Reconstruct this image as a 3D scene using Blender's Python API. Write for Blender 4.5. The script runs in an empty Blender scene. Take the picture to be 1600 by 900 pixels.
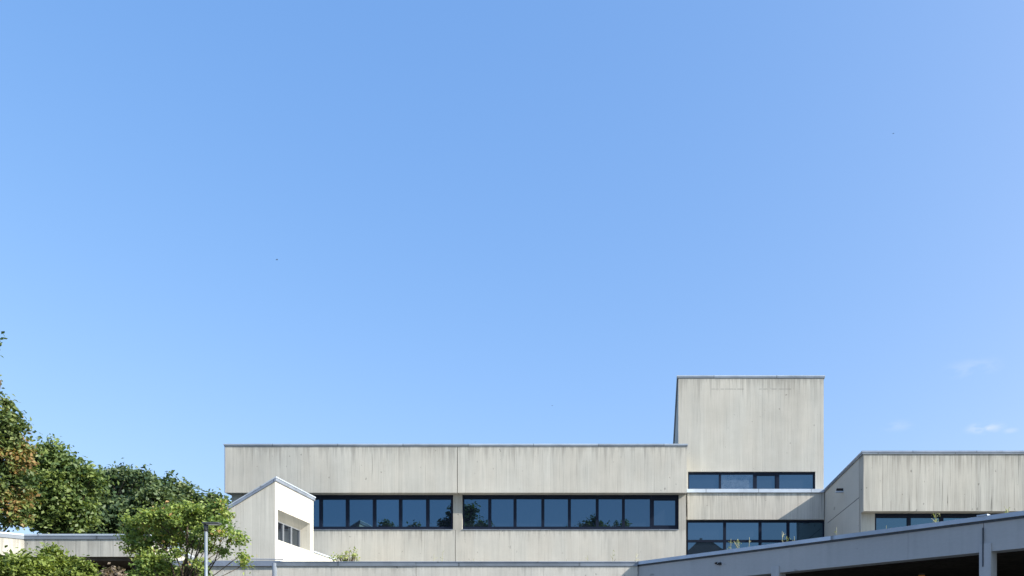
import bpy, bmesh, math, random
import numpy as np
from mathutils import Vector, Matrix

scene = bpy.context.scene
C = scene.collection
rng = np.random.default_rng(7)
random.seed(7)

# ------------------------------------------------------------------ camera
EYE = 1.6
cam_d = bpy.data.cameras.new('camera')
cam = bpy.data.objects.new('camera', cam_d)
C.objects.link(cam)
cam.location = (0, 0, EYE)
cam.rotation_euler = (math.radians(90), 0, 0)
cam_d.sensor_width = 36
cam_d.lens = 29.25
cam_d.shift_x = -0.13
cam_d.shift_y = 0.373
cam_d.clip_start = 0.1
cam_d.clip_end = 5000
scene.camera = cam

# ------------------------------------------------------------------ sun, sky
SUN = Vector((1.0, -0.28, 0.66)).normalized()          # towards the sun
SUN_EL = math.asin(SUN.z)
SUN_ROT = math.atan2(SUN.x, SUN.y)
world = bpy.data.worlds.new('World')
scene.world = world
world.use_nodes = True
nt = world.node_tree
nt.nodes.clear()
N, L = nt.nodes.new, nt.links.new
sky = N('ShaderNodeTexSky')
sky.sky_type = 'NISHITA'
sky.sun_disc = False
sky.sun_elevation = SUN_EL
sky.sun_rotation = SUN_ROT
sky.altitude = 0
sky.air_density = 0.6
sky.dust_density = 3.0
sky.ozone_density = 4.0
spl = N('ShaderNodeSeparateColor'); L(sky.outputs[0], spl.inputs[0])
cmb = N('ShaderNodeCombineColor')
chan = []
for k_, (gm, gain) in enumerate(((0.974, 0.870), (0.659, 1.042), (0.40, 1.56))):
    pw = N('ShaderNodeMath'); pw.operation = 'POWER'; L(spl.outputs[k_], pw.inputs[0]); pw.inputs[1].default_value = gm
    gn = N('ShaderNodeMath'); gn.operation = 'MULTIPLY'; L(pw.outputs[0], gn.inputs[0]); gn.inputs[1].default_value = gain
    chan.append(gn.outputs[0])
def cap(op, a, b_, f):                                   # keep the bright sky round the sun white
    m1 = N('ShaderNodeMath'); m1.operation = 'MULTIPLY'; L(b_, m1.inputs[0]); m1.inputs[1].default_value = f
    m2 = N('ShaderNodeMath'); m2.operation = op; L(a, m2.inputs[0]); L(m1.outputs[0], m2.inputs[1])
    return m2.outputs[0]
L(cap('MINIMUM', chan[0], chan[1], 0.78), cmb.inputs[0])
L(chan[1], cmb.inputs[1])
L(cap('MAXIMUM', chan[2], chan[1], 1.1), cmb.inputs[2])
# a few faint wisps of cloud low in the sky beyond the right-hand building
geo = N('ShaderNodeTexCoord')
nz = N('ShaderNodeTexNoise')
mp = N('ShaderNodeMapping')
mp.inputs['Scale'].default_value = (48, 48, 110)
L(geo.outputs['Generated'], mp.inputs['Vector'])
L(mp.outputs[0], nz.inputs['Vector'])
nz.inputs['Scale'].default_value = 1.0
nz.inputs['Detail'].default_value = 5
acc = None
for (u, v, wid, amp) in ((1538, 669, 31, 0.72), (1578, 673, 14, 0.35), (1520, 575, 46, 0.22),
                         (1405, 665, 30, 0.2), (1375, 668, 14, 0.12)):
    d = Vector(((u - 1008) / 1300, 1, (1047 - v) / 1300)).normalized()
    sub = N('ShaderNodeVectorMath'); sub.operation = 'SUBTRACT'
    L(geo.outputs['Generated'], sub.inputs[0]); sub.inputs[1].default_value = d
    scl = N('ShaderNodeVectorMath'); scl.operation = 'MULTIPLY'
    k = 1300 / wid * 1.1
    L(sub.outputs[0], scl.inputs[0]); scl.inputs[1].default_value = (k, k, k * 3.0)
    ln = N('ShaderNodeVectorMath'); ln.operation = 'LENGTH'
    L(scl.outputs[0], ln.inputs[0])
    mr = N('ShaderNodeMapRange'); mr.interpolation_type = 'SMOOTHSTEP'
    L(ln.outputs['Value'], mr.inputs['Value'])
    mr.inputs['From Min'].default_value = 1.2; mr.inputs['From Max'].default_value = 0.1
    mr.inputs['To Min'].default_value = 0; mr.inputs['To Max'].default_value = amp
    if acc is None:
        acc = mr.outputs[0]
    else:
        mx = N('ShaderNodeMath'); mx.operation = 'MAXIMUM'
        L(acc, mx.inputs[0]); L(mr.outputs[0], mx.inputs[1]); acc = mx.outputs[0]
mr = N('ShaderNodeMapRange'); mr.interpolation_type = 'SMOOTHSTEP'
L(nz.outputs['Fac'], mr.inputs['Value'])
mr.inputs['From Min'].default_value = 0.36; mr.inputs['From Max'].default_value = 0.66
ml = N('ShaderNodeMath'); ml.operation = 'MULTIPLY'
L(acc, ml.inputs[0]); L(mr.outputs[0], ml.inputs[1])
mixc = N('ShaderNodeMix'); mixc.data_type = 'RGBA'
L(ml.outputs[0], mixc.inputs[0]); L(cmb.outputs[0], mixc.inputs[6])
mixc.inputs[7].default_value = (1.7, 1.95, 2.2, 1)
bg = N('ShaderNodeBackground')
bg.inputs['Strength'].default_value = 0.102
L(mixc.outputs[2], bg.inputs['Color'])
wo = N('ShaderNodeOutputWorld')
L(bg.outputs[0], wo.inputs['Surface'])

sun_d = bpy.data.lights.new('sun', 'SUN')
sun_d.energy = 2.5
sun_d.angle = math.radians(0.5)
sun_d.color = (1.0, 0.90, 0.78)
sun = bpy.data.objects.new('sun', sun_d)
C.objects.link(sun)
sun.rotation_euler = SUN.to_track_quat('Z', 'Y').to_euler()
sun.location = (30, -10, 30)

vs = scene.view_settings
vs.view_transform = 'Standard'
vs.look = 'None'
vs.exposure = 2.1
vs.gamma = 1.0
vs.use_curve_mapping = False
scene.cycles.max_bounces = 8
scene.cycles.diffuse_bounces = 4
scene.cycles.glossy_bounces = 4

# ------------------------------------------------------------------ materials
def new_mat(name):
    m = bpy.data.materials.new(name)
    m.use_nodes = True
    t = m.node_tree
    b = next(n for n in t.nodes if n.type == 'BSDF_PRINCIPLED')
    return m, t, b

def math_node(t, op, a, b=None, clamp=False):
    n = t.nodes.new('ShaderNodeMath'); n.operation = op; n.use_clamp = clamp
    for i, x in enumerate((a, b)):
        if x is None: continue
        if isinstance(x, (int, float)): n.inputs[i].default_value = x
        else: t.links.new(x, n.inputs[i])
    return n.outputs[0]

def noise(t, vec, scale=1.0, detail=4, rough=0.55):
    n = t.nodes.new('ShaderNodeTexNoise')
    n.inputs['Scale'].default_value = scale
    n.inputs['Detail'].default_value = detail
    n.inputs['Roughness'].default_value = rough
    if vec is not None: t.links.new(vec, n.inputs['Vector'])
    return n.outputs['Fac']

def smap(t, v, a, b, c=0.0, d=1.0):
    n = t.nodes.new('ShaderNodeMapRange'); n.interpolation_type = 'SMOOTHSTEP'
    t.links.new(v, n.inputs['Value'])
    for k, x in zip(('From Min', 'From Max', 'To Min', 'To Max'), (a, b, c, d)):
        n.inputs[k].default_value = x
    return n.outputs[0]

def concrete(name, base, streak=1.0, board=0.14, ztop=None, drip=0.8, seed=0.0, bump=0.25, dark=0.55):
    """board-marked concrete: boards, seams, vertical weather streaks, drips below the top edge, blow holes"""
    m, t, b = new_mat(name)
    g = t.nodes.new('ShaderNodeNewGeometry')
    dot = t.nodes.new('ShaderNodeVectorMath'); dot.operation = 'DOT_PRODUCT'
    t.links.new(g.outputs['Position'], dot.inputs[0]); dot.inputs[1].default_value = (1, 0.37, 0)
    sep = t.nodes.new('ShaderNodeSeparateXYZ'); t.links.new(g.outputs['Position'], sep.inputs[0])
    ac, z = dot.outputs['Value'], sep.outputs['Z']
    def vec(fx, fz, off):
        c = t.nodes.new('ShaderNodeCombineXYZ')
        t.links.new(math_node(t, 'MULTIPLY', ac, fx), c.inputs[0])
        t.links.new(math_node(t, 'MULTIPLY', z, fz), c.inputs[1])
        c.inputs[2].default_value = off + seed
        return c.outputs[0]
    fine = noise(t, vec(20, 0.55, 0), 1, 4, 0.6)
    mid = noise(t, vec(4.0, 0.28, 3), 1, 4, 0.6)
    blot = noise(t, vec(0.45, 0.5, 9), 1, 5, 0.6)
    grain = noise(t, vec(30, 30, 5), 1, 3, 0.6)
    bi = math_node(t, 'DIVIDE', ac, board)
    wn = t.nodes.new('ShaderNodeTexWhiteNoise'); wn.noise_dimensions = '1D'
    t.links.new(math_node(t, 'ADD', math_node(t, 'FLOOR', bi), seed * 7.3), wn.inputs['W'])
    fr = math_node(t, 'FRACT', bi)
    seam = smap(t, fr, 0.26, 0.0)
    seam = math_node(t, 'MULTIPLY', seam, smap(t, noise(t, vec(5, 0.5, 14), 1, 3), 0.45, 0.65))
    # pours: stretches of wall cast on different days
    pw = t.nodes.new('ShaderNodeTexWhiteNoise'); pw.noise_dimensions = '1D'
    t.links.new(math_node(t, 'ADD', math_node(t, 'FLOOR', math_node(t, 'DIVIDE', ac, 2.4)), seed * 3.1), pw.inputs['W'])
    # sparse dark streaks
    st = noise(t, vec(13, 0.3, 21), 1, 3, 0.6)
    dk = smap(t, st, 0.60, 0.72)
    # holes
    hole = smap(t, noise(t, vec(6, 4, 31), 1, 2, 0.5), 0.70, 0.75)
    val = math_node(t, 'ADD', math_node(t, 'MULTIPLY', math_node(t, 'SUBTRACT', fine, 0.5), 0.38 * streak),
                    math_node(t, 'MULTIPLY', math_node(t, 'SUBTRACT', mid, 0.5), 0.18 * streak))
    val = math_node(t, 'ADD', val, math_node(t, 'MULTIPLY', math_node(t, 'SUBTRACT', blot, 0.5), 0.42))
    val = math_node(t, 'ADD', val, math_node(t, 'MULTIPLY', math_node(t, 'SUBTRACT', wn.outputs['Value'], 0.5), 0.10 * streak))
    val = math_node(t, 'ADD', val, math_node(t, 'MULTIPLY', math_node(t, 'SUBTRACT', grain, 0.5), 0.16))
    val = math_node(t, 'SUBTRACT', val, math_node(t, 'MULTIPLY', seam, 0.20 * streak))
    val = math_node(t, 'SUBTRACT', val, math_node(t, 'MULTIPLY', math_node(t, 'MULTIPLY', dk, smap(t, noise(t, vec(0.25, 0.3, 71), 1, 2), 0.35, 0.65, 0.2, 1.6)), 0.24 * streak))
    val = math_node(t, 'SUBTRACT', val, math_node(t, 'MULTIPLY', hole, 0.35))
    val = math_node(t, 'ADD', val, math_node(t, 'MULTIPLY', math_node(t, 'SUBTRACT', pw.outputs['Value'], 0.5), 0.07))
    if ztop is not None:
        dz = math_node(t, 'SUBTRACT', ztop, z)
        ln = math_node(t, 'MULTIPLY', smap(t, noise(t, vec(6, 0.12, 41), 1, 4, 0.65), 0.42, 0.75), drip * 2.2)
        dr = math_node(t, 'SUBTRACT', 1.0, math_node(t, 'DIVIDE', dz, math_node(t, 'ADD', ln, 0.05)), clamp=True)
        val = math_node(t, 'SUBTRACT', val, math_node(t, 'MULTIPLY', dr, 0.26))
    f = math_node(t, 'ADD', val, 1.0)
    rgb = t.nodes.new('ShaderNodeVectorMath'); rgb.operation = 'SCALE'
    rgb.inputs[0].default_value = base
    t.links.new(f, rgb.inputs['Scale'])
    # warm / cool drift of the cement
    tint = t.nodes.new('ShaderNodeMix'); tint.data_type = 'RGBA'; tint.blend_type = 'MULTIPLY'
    t.links.new(smap(t, noise(t, vec(0.8, 0.25, 55), 1, 3), 0.35, 0.65), tint.inputs[0])
    t.links.new(rgb.outputs[0], tint.inputs[6])
    tint.inputs[7].default_value = (0.97, 0.99, 1.01, 1)
    t.links.new(tint.outputs[2], b.inputs['Base Color'])
    b.inputs['Roughness'].default_value = 0.9
    b.inputs['Specular IOR Level'].default_value = 0.25
    bp = t.nodes.new('ShaderNodeBump')
    bp.inputs['Strength'].default_value = bump
    bp.inputs['Distance'].default_value = 0.012
    h = math_node(t, 'ADD', math_node(t, 'MULTIPLY', fine, 0.5), math_node(t, 'MULTIPLY', grain, 0.35))
    h = math_node(t, 'ADD', h, math_node(t, 'MULTIPLY', wn.outputs['Value'], 0.25))
    h = math_node(t, 'SUBTRACT', h, math_node(t, 'MULTIPLY', seam, 0.5))
    h = math_node(t, 'SUBTRACT', h, math_node(t, 'MULTIPLY', hole, 0.8))
    t.links.new(h, bp.inputs['Height'])
    t.links.new(bp.outputs[0], b.inputs['Normal'])
    return m

def plain(name, col, rough=0.6, metal=0.0, var=0.15, scale=3.0, spec=0.5, lap=None):
    m, t, b = new_mat(name)
    g = t.nodes.new('ShaderNodeNewGeometry')
    f = noise(t, g.outputs['Position'], scale, 5, 0.6)
    r = t.nodes.new('ShaderNodeVectorMath'); r.operation = 'SCALE'
    r.inputs[0].default_value = col
    t.links.new(smap(t, f, 0.25, 0.75, 1 - var, 1 + var), r.inputs['Scale'])
    col_out = r.outputs[0]
    if lap:
        # sheet-metal laps: each length slightly different, a dark line where two lengths meet
        dot = t.nodes.new('ShaderNodeVectorMath'); dot.operation = 'DOT_PRODUCT'
        t.links.new(g.outputs['Position'], dot.inputs[0]); dot.inputs[1].default_value = (1 / lap, 0.37 / lap, 0)
        wn = t.nodes.new('ShaderNodeTexWhiteNoise'); wn.noise_dimensions = '1D'
        t.links.new(math_node(t, 'FLOOR', dot.outputs['Value']), wn.inputs['W'])
        fr = smap(t, math_node(t, 'FRACT', dot.outputs['Value']), 0.02, 0.005, 1.0, 0.45)
        k = math_node(t, 'MULTIPLY', fr, math_node(t, 'ADD', math_node(t, 'MULTIPLY', wn.outputs['Value'], 0.3), 0.85))
        r2 = t.nodes.new('ShaderNodeVectorMath'); r2.operation = 'SCALE'
        t.links.new(col_out, r2.inputs[0]); t.links.new(k, r2.inputs['Scale'])
        col_out = r2.outputs[0]
    t.links.new(col_out, b.inputs['Base Color'])
    t.links.new(smap(t, noise(t, g.outputs['Position'], scale * 3, 3), 0.3, 0.7, rough * 0.85, min(1, rough * 1.15)), b.inputs['Roughness'])
    b.inputs['Metallic'].default_value = metal
    b.inputs['Specular IOR Level'].default_value = spec
    return m

def glass(name, refl=0.27, tint=(0.25, 0.47, 0.65), body=(0.004, 0.008, 0.016), mottled=0.0):
    """solar-control glazing: a mirror-like coated pane over a dim room"""
    m, t, b = new_mat(name)
    out = next(n for n in t.nodes if n.type == 'OUTPUT_MATERIAL')
    g = t.nodes.new('ShaderNodeNewGeometry')
    b.inputs['Base Color'].default_value = (*body, 1)
    b.inputs['Roughness'].default_value = 0.6
    b.inputs['Specular IOR Level'].default_value = 0.1
    if mottled:
        f = noise(t, g.outputs['Position'], 3.0, 5, 0.6)
        cr = t.nodes.new('ShaderNodeVectorMath'); cr.operation = 'SCALE'
        cr.inputs[0].default_value = (0.07, 0.085, 0.10)
        t.links.new(smap(t, f, 0.3, 0.7, 0.4, 1.2), cr.inputs['Scale'])
        t.links.new(cr.outputs[0], b.inputs['Base Color'])
    gl = t.nodes.new('ShaderNodeBsdfGlossy')
    gl.inputs['Color'].default_value = (*tint, 1)
    gl.inputs['Roughness'].default_value = 0.006
    bp = t.nodes.new('ShaderNodeBump'); bp.inputs['Strength'].default_value = 0.035; bp.inputs['Distance'].default_value = 0.02
    t.links.new(noise(t, g.outputs['Position'], 1.3, 1), bp.inputs['Height'])
    t.links.new(bp.outputs[0], gl.inputs['Normal'])
    lw = t.nodes.new('ShaderNodeFresnel'); lw.inputs['IOR'].default_value = 1.5
    oi = t.nodes.new('ShaderNodeObjectInfo')
    var = math_node(t, 'MULTIPLY', math_node(t, 'SUBTRACT', oi.outputs['Random'], 0.5), 0.07)
    fac = math_node(t, 'ADD', lw.outputs[0], math_node(t, 'ADD', var, refl - 0.04), clamp=True)
    mx = t.nodes.new('ShaderNodeMixShader')
    t.links.new(fac, mx.inputs[0]); t.links.new(b.outputs[0], mx.inputs[1]); t.links.new(gl.outputs[0], mx.inputs[2])
    t.links.new(mx.outputs[0], out.inputs['Surface'])
    return m

def leaf_mat(name, c0, c1, c2=None, rough=0.5, trans=0.35):
    m, t, b = new_mat(name)
    out = next(n for n in t.nodes if n.type == 'OUTPUT_MATERIAL')
    a = t.nodes.new('ShaderNodeAttribute'); a.attribute_name = 'tint'
    r = t.nodes.new('ShaderNodeValToRGB')
    t.links.new(a.outputs['Fac'], r.inputs['Fac'])
    e = r.color_ramp.elements
    e[0].position = 0.0; e[0].color = (*c0, 1)
    e[1].position = 0.85 if c2 else 1.0; e[1].color = (*c1, 1)
    if c2:
        n = e.new(0.95); n.color = (*c2, 1)
    t.links.new(r.outputs[0], b.inputs['Base Color'])
    b.inputs['Roughness'].default_value = rough
    b.inputs['Specular IOR Level'].default_value = 0.35
    tr = t.nodes.new('ShaderNodeBsdfTranslucent')
    br = t.nodes.new('ShaderNodeVectorMath'); br.operation = 'MULTIPLY'
    t.links.new(r.outputs[0], br.inputs[0]); br.inputs[1].default_value = (1.5, 1.45, 0.7)
    t.links.new(br.outputs[0], tr.inputs['Color'])
    mx = t.nodes.new('ShaderNodeMixShader'); mx.inputs[0].default_value = trans
    t.links.new(b.outputs[0], mx.inputs[1]); t.links.new(tr.outputs[0], mx.inputs[2])
    t.links.new(mx.outputs[0], out.inputs['Surface'])
    return m

CON = (0.452, 0.437, 0.391)
M = {}
M['wing_band'] = concrete('concrete_wing_band', CON, 0.85, 0.15, ztop=11.56, drip=0.7, seed=0.0)
M['wing_low'] = concrete('concrete_wing_lower', CON, 0.68, 0.15, ztop=7.92, drip=0.5, seed=2.0)
M['tower'] = concrete('concrete_tower', CON, 0.68, 0.15, ztop=15.1, drip=1.0, seed=4.0)
M['tower_low'] = concrete('concrete_tower_lower', CON, 1.25, 0.13, ztop=9.7, drip=0.6, seed=5.0)
M['side'] = concrete('concrete_side_block', (0.40, 0.388, 0.345), 1.55, 0.16, ztop=9.7, drip=0.8, seed=6.0)
M['side_smooth'] = concrete('concrete_smooth_flank', CON, 0.25, 0.5, seed=7.0, bump=0.1)
M['pavilion'] = concrete('concrete_pavilion', CON, 1.0, 0.16, seed=8.0)
M['low_wall'] = concrete('concrete_low_wall', (0.50, 0.485, 0.44), 0.8, 0.15, ztop=4.1, drip=0.1, seed=9.0)
M['walkway'] = concrete('concrete_walkway', (0.41, 0.402, 0.362), 1.0, 0.15, ztop=4.8, drip=0.5, seed=10.0)
M['canopy'] = concrete('concrete_canopy', (0.40, 0.40, 0.395), 0.35, 0.4, seed=11.0, bump=0.12)
M['column'] = concrete('concrete_column', (0.42, 0.43, 0.44), 0.5, 0.2, seed=12.0, bump=0.1)
M['zinc'] = plain('weathered_zinc', (0.16, 0.19, 0.23), 0.5, 0.0, 0.2, 1.5, lap=2.9)
M['zinc_light'] = plain('pale_sheet_metal', (0.42, 0.49, 0.58), 0.45, 0.0, 0.12, 1.5, lap=2.4)
M['zinc_lip'] = plain('dull_sheet_metal', (0.36, 0.42, 0.50), 0.6, 0.0, 0.15, 1.5, lap=2.9)
M['zinc_mid'] = plain('grey_sheet_metal', (0.24, 0.28, 0.35), 0.4, 0.3, 0.2, 1.5, lap=2.4)
M['frame'] = plain('navy_aluminium', (0.006, 0.011, 0.025), 0.5, 0.0, 0.1, 4, 0.15)
M['frame_grey'] = plain('grey_window_frame', (0.045, 0.055, 0.07), 0.5, 0.0, 0.1, 4)
M['frame_mid'] = plain('light_grey_window_frame', (0.15, 0.165, 0.19), 0.5, 0.0, 0.1, 4)
M['glass'] = glass('coated_glass')
M['glass_pale'] = glass('coated_glass_over_blind', mottled=1.0)
M['glass_clear'] = glass('clear_glass', refl=0.16, tint=(0.5, 0.62, 0.78), body=(0.006, 0.007, 0.009))
M['roof'] = plain('roof_gravel', (0.22, 0.21, 0.19), 0.95, 0, 0.4, 8)
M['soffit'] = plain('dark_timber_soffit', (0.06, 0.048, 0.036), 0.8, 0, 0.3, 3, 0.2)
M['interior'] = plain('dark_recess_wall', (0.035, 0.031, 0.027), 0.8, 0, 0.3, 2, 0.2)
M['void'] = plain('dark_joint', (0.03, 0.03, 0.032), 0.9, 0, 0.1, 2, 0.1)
M['joint'] = plain('grey_joint_sealant', (0.11, 0.115, 0.12), 0.9, 0, 0.2, 3, 0.1)
M['stain'] = plain('faint_cement_stain', (0.24, 0.235, 0.215), 0.9, 0, 0.3, 5, 0.1)
M['pole'] = plain('galvanised_pole', (0.22, 0.26, 0.30), 0.45, 0.4, 0.12, 6)
M['lamp'] = plain('dark_lamp_housing', (0.05, 0.055, 0.06), 0.5, 0, 0.1, 6)
M['diffuser'] = plain('lamp_diffuser', (0.6, 0.6, 0.56), 0.3, 0, 0.05, 6)
M['bark'] = plain('bark', (0.06, 0.048, 0.036), 0.95, 0, 0.45, 9, 0.1)
M['pale_bark'] = plain('pale_bark', (0.20, 0.18, 0.15), 0.95, 0, 0.4, 9, 0.1)
M['weed_stem'] = plain('dry_weed_stem', (0.30, 0.30, 0.20), 0.9, 0, 0.25, 9, 0.1)
M['bird'] = plain('bird_feathers', (0.045, 0.045, 0.05), 0.8, 0, 0.2, 20, 0.2)
M['ground'] = plain('grass_ground', (0.07, 0.085, 0.04), 0.95, 0, 0.35, 0.6, 0.1)
M['paving'] = plain('paving_slabs', (0.15, 0.145, 0.135), 0.9, 0, 0.25, 1.2, 0.2)
M['render_wall'] = plain('pale_rendered_wall', (0.55, 0.5, 0.42), 0.9, 0, 0.1, 1.5, 0.2)
M['tiles'] = plain('slate_roof', (0.055, 0.05, 0.05), 0.7, 0, 0.3, 3, 0.3)
M['leaf_dark'] = leaf_mat('leaf_dark_green', (0.036, 0.066, 0.031), (0.131, 0.180, 0.066))
M['leaf_blue'] = leaf_mat('leaf_deep_green', (0.034, 0.068, 0.037), (0.132, 0.182, 0.079))
M['leaf_mid'] = leaf_mat('leaf_mid_green', (0.052, 0.094, 0.031), (0.183, 0.240, 0.072))
M['leaf_brown'] = leaf_mat('leaf_green_and_rust', (0.048, 0.086, 0.027), (0.179, 0.218, 0.069), (0.23, 0.15, 0.06))
M['leaf_bright'] = leaf_mat('leaf_fresh_green', (0.075, 0.141, 0.040), (0.299, 0.372, 0.106), (0.359, 0.231, 0.106), trans=0.45)
M['leaf_hedge'] = leaf_mat('leaf_hedge', (0.070, 0.112, 0.025), (0.224, 0.280, 0.063))
M['leaf_tan'] = leaf_mat('leaf_dry_tan', (0.08, 0.065, 0.05), (0.20, 0.16, 0.12))
M['leaf_pale'] = leaf_mat('leaf_pale_green', (0.20, 0.25, 0.08), (0.40, 0.45, 0.18), trans=0.45)
M['leaf_weed'] = leaf_mat('leaf_pale_weed', (0.13, 0.17, 0.06), (0.26, 0.29, 0.13))

# ------------------------------------------------------------------ helpers
def P(u, v, Y):
    """point on the vertical plane at distance Y that the photo shows at pixel u, v"""
    return Vector(((u - 1008) / 1300 * Y, Y, EYE + (1047 - v) / 1300 * Y))
def X(u, Y): return (u - 1008) / 1300 * Y
def Z(v, Y): return EYE + (1047 - v) / 1300 * Y

def wloc(o):
    v = Vector((0, 0, 0))
    while o is not None:
        v += Vector(o.location); o = o.parent
    return v

def obj(name, bm, mat, parent=None, smooth=False):
    """link a bmesh given in world coordinates as ONE mesh object under its parent"""
    me = bpy.data.meshes.new(name)
    if parent is not None:
        bmesh.ops.translate(bm, verts=bm.verts, vec=-wloc(parent))
    bmesh.ops.recalc_face_normals(bm, faces=bm.faces)
    bm.to_mesh(me); bm.free()
    for mm in (mat if isinstance(mat, (list, tuple)) else [mat]):
        me.materials.append(mm)
    if smooth:
        for p in me.polygons: p.use_smooth = True
    o = bpy.data.objects.new(name, me)
    C.objects.link(o)
    o.parent = parent
    return o

def tag(o, label=None, cat=None, group=None, kind=None):
    if label: o['label'] = label
    if cat: o['category'] = cat
    if group: o['group'] = group
    if kind: o['kind'] = kind
    return o

def thing(name, loc, label, cat, group=None):
    o = bpy.data.objects.new(name, None)
    C.objects.link(o)
    o.location = loc
    o.empty_display_size = 0.3
    return tag(o, label, cat, group)

def box(bm, x0, x1, y0, y1, z0, z1):
    vs_ = [bm.verts.new(p) for p in ((x0, y0, z0), (x1, y0, z0), (x1, y1, z0), (x0, y1, z0),
                                     (x0, y0, z1), (x1, y0, z1), (x1, y1, z1), (x0, y1, z1))]
    for f in ((0, 3, 2, 1), (4, 5, 6, 7), (0, 1, 5, 4), (1, 2, 6, 5), (2, 3, 7, 6), (3, 0, 4, 7)):
        bm.faces.new([vs_[i] for i in f])
    return bm

def bx(*a):
    return box(bmesh.new(), *a)

def prism(bm, pts, z0, z1):
    """plan polygon pts (x, y) raised from z0 to z1"""
    lo = [bm.verts.new((p[0], p[1], z0)) for p in pts]
    hi = [bm.verts.new((p[0], p[1], z1)) for p in pts]
    n = len(pts)
    bm.faces.new(lo[::-1]); bm.faces.new(hi)
    for i in range(n):
        bm.faces.new((lo[i], lo[(i + 1) % n], hi[(i + 1) % n], hi[i]))
    return bm

def prism_y(bm, pts, y0, y1):
    """elevation polygon pts (x, z) pushed from y0 to y1"""
    lo = [bm.verts.new((p[0], y0, p[1])) for p in pts]
    hi = [bm.verts.new((p[0], y1, p[1])) for p in pts]
    n = len(pts)
    bm.faces.new(lo); bm.faces.new(hi[::-1])
    for i in range(n):
        bm.faces.new((lo[(i + 1) % n], lo[i], hi[i], hi[(i + 1) % n]))
    return bm

def tube(bm, pts, radii, seg=7):
    pts = [Vector(p) for p in pts]
    rings = []
    for i, p in enumerate(pts):
        d = (pts[min(i + 1, len(pts) - 1)] - pts[max(i - 1, 0)])
        if d.length < 1e-6: d = Vector((0, 0, 1))
        d.normalize()
        a = d.cross(Vector((0.31, 0.87, 0.12)))
        if a.length < 1e-3: a = d.cross(Vector((1, 0, 0)))
        a.normalize(); c = d.cross(a)
        r = radii[i] if isinstance(radii, (list, tuple)) else radii
        rings.append([bm.verts.new(p + (a * math.cos(k * 2 * math.pi / seg) + c * math.sin(k * 2 * math.pi / seg)) * r) for k in range(seg)])
    for i in range(len(rings) - 1):
        for k in range(seg):
            bm.faces.new((rings[i][k], rings[i][(k + 1) % seg], rings[i + 1][(k + 1) % seg], rings[i + 1][k]))
    bm.faces.new(rings[0][::-1]); bm.faces.new(rings[-1])
    return bm

def window(parent, x0, x1, z0, z1, y, fw=(0.07, 0.07), fb=0.14, ft=0.12, transom=None, sash=False, gmat='glass', fmat='frame', depth=0.10):
    """one window facing -Y: frame mesh with its pane as a sub-part"""
    bm = bmesh.new()
    box(bm, x0, x0 + fw[0], y, y + depth, z0, z1)
    box(bm, x1 - fw[1], x1, y, y + depth, z0, z1)
    box(bm, x0 + fw[0], x1 - fw[1], y, y + depth, z0, z0 + fb)
    box(bm, x0 + fw[0], x1 - fw[1], y, y + depth, z1 - ft, z1)
    if transom:
        box(bm, x0 + fw[0], x1 - fw[1], y + 0.004, y + depth, transom - 0.055, transom + 0.055)
    fr = obj('window', bm, M[fmat], parent)
    if sash:
        bm = bmesh.new()
        a, b_, c, d = x0 + fw[0], x1 - fw[1], z0 + fb, z1 - ft
        s = 0.06
        box(bm, a, a + s, y + 0.012, y + depth - .02, c, d)
        box(bm, b_ - s, b_, y + 0.012, y + depth - .02, c, d)
        box(bm, a + s, b_ - s, y + 0.012, y + depth - .02, c, c + s)
        box(bm, a + s, b_ - s, y + 0.012, y + depth - .02, d - s, d)
        obj('sash', bm, M[fmat], fr)
    # pane, hung very slightly out of true like every real pane
    a = random.uniform(-0.007, 0.007); e = random.uniform(-0.004, 0.004)
    yy = y + 0.055
    w_, h_ = (x1 - x0) / 2, (z1 - z0) / 2
    bm = bmesh.new()
    vv = []
    for dy in (0, 0.012):
        for sx, sz in ((-1, -1), (1, -1), (1, 1), (-1, 1)):
            px = x0 + fw[0] * .5 if sx < 0 else x1 - fw[1] * .5
            pz = z0 + fb * .5 if sz < 0 else z1 - ft * .5
            vv.append(bm.verts.new((px, yy + dy + a * sx * w_ + e * sz * h_, pz)))
    for f in ((0, 1, 2, 3), (7, 6, 5, 4), (0, 4, 5, 1), (1, 5, 6, 2), (2, 6, 7, 3), (3, 7, 4, 0)):
        bm.faces.new([vv[i] for i in f])
    obj('pane', bm, M[gmat], fr)
    return fr

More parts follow.
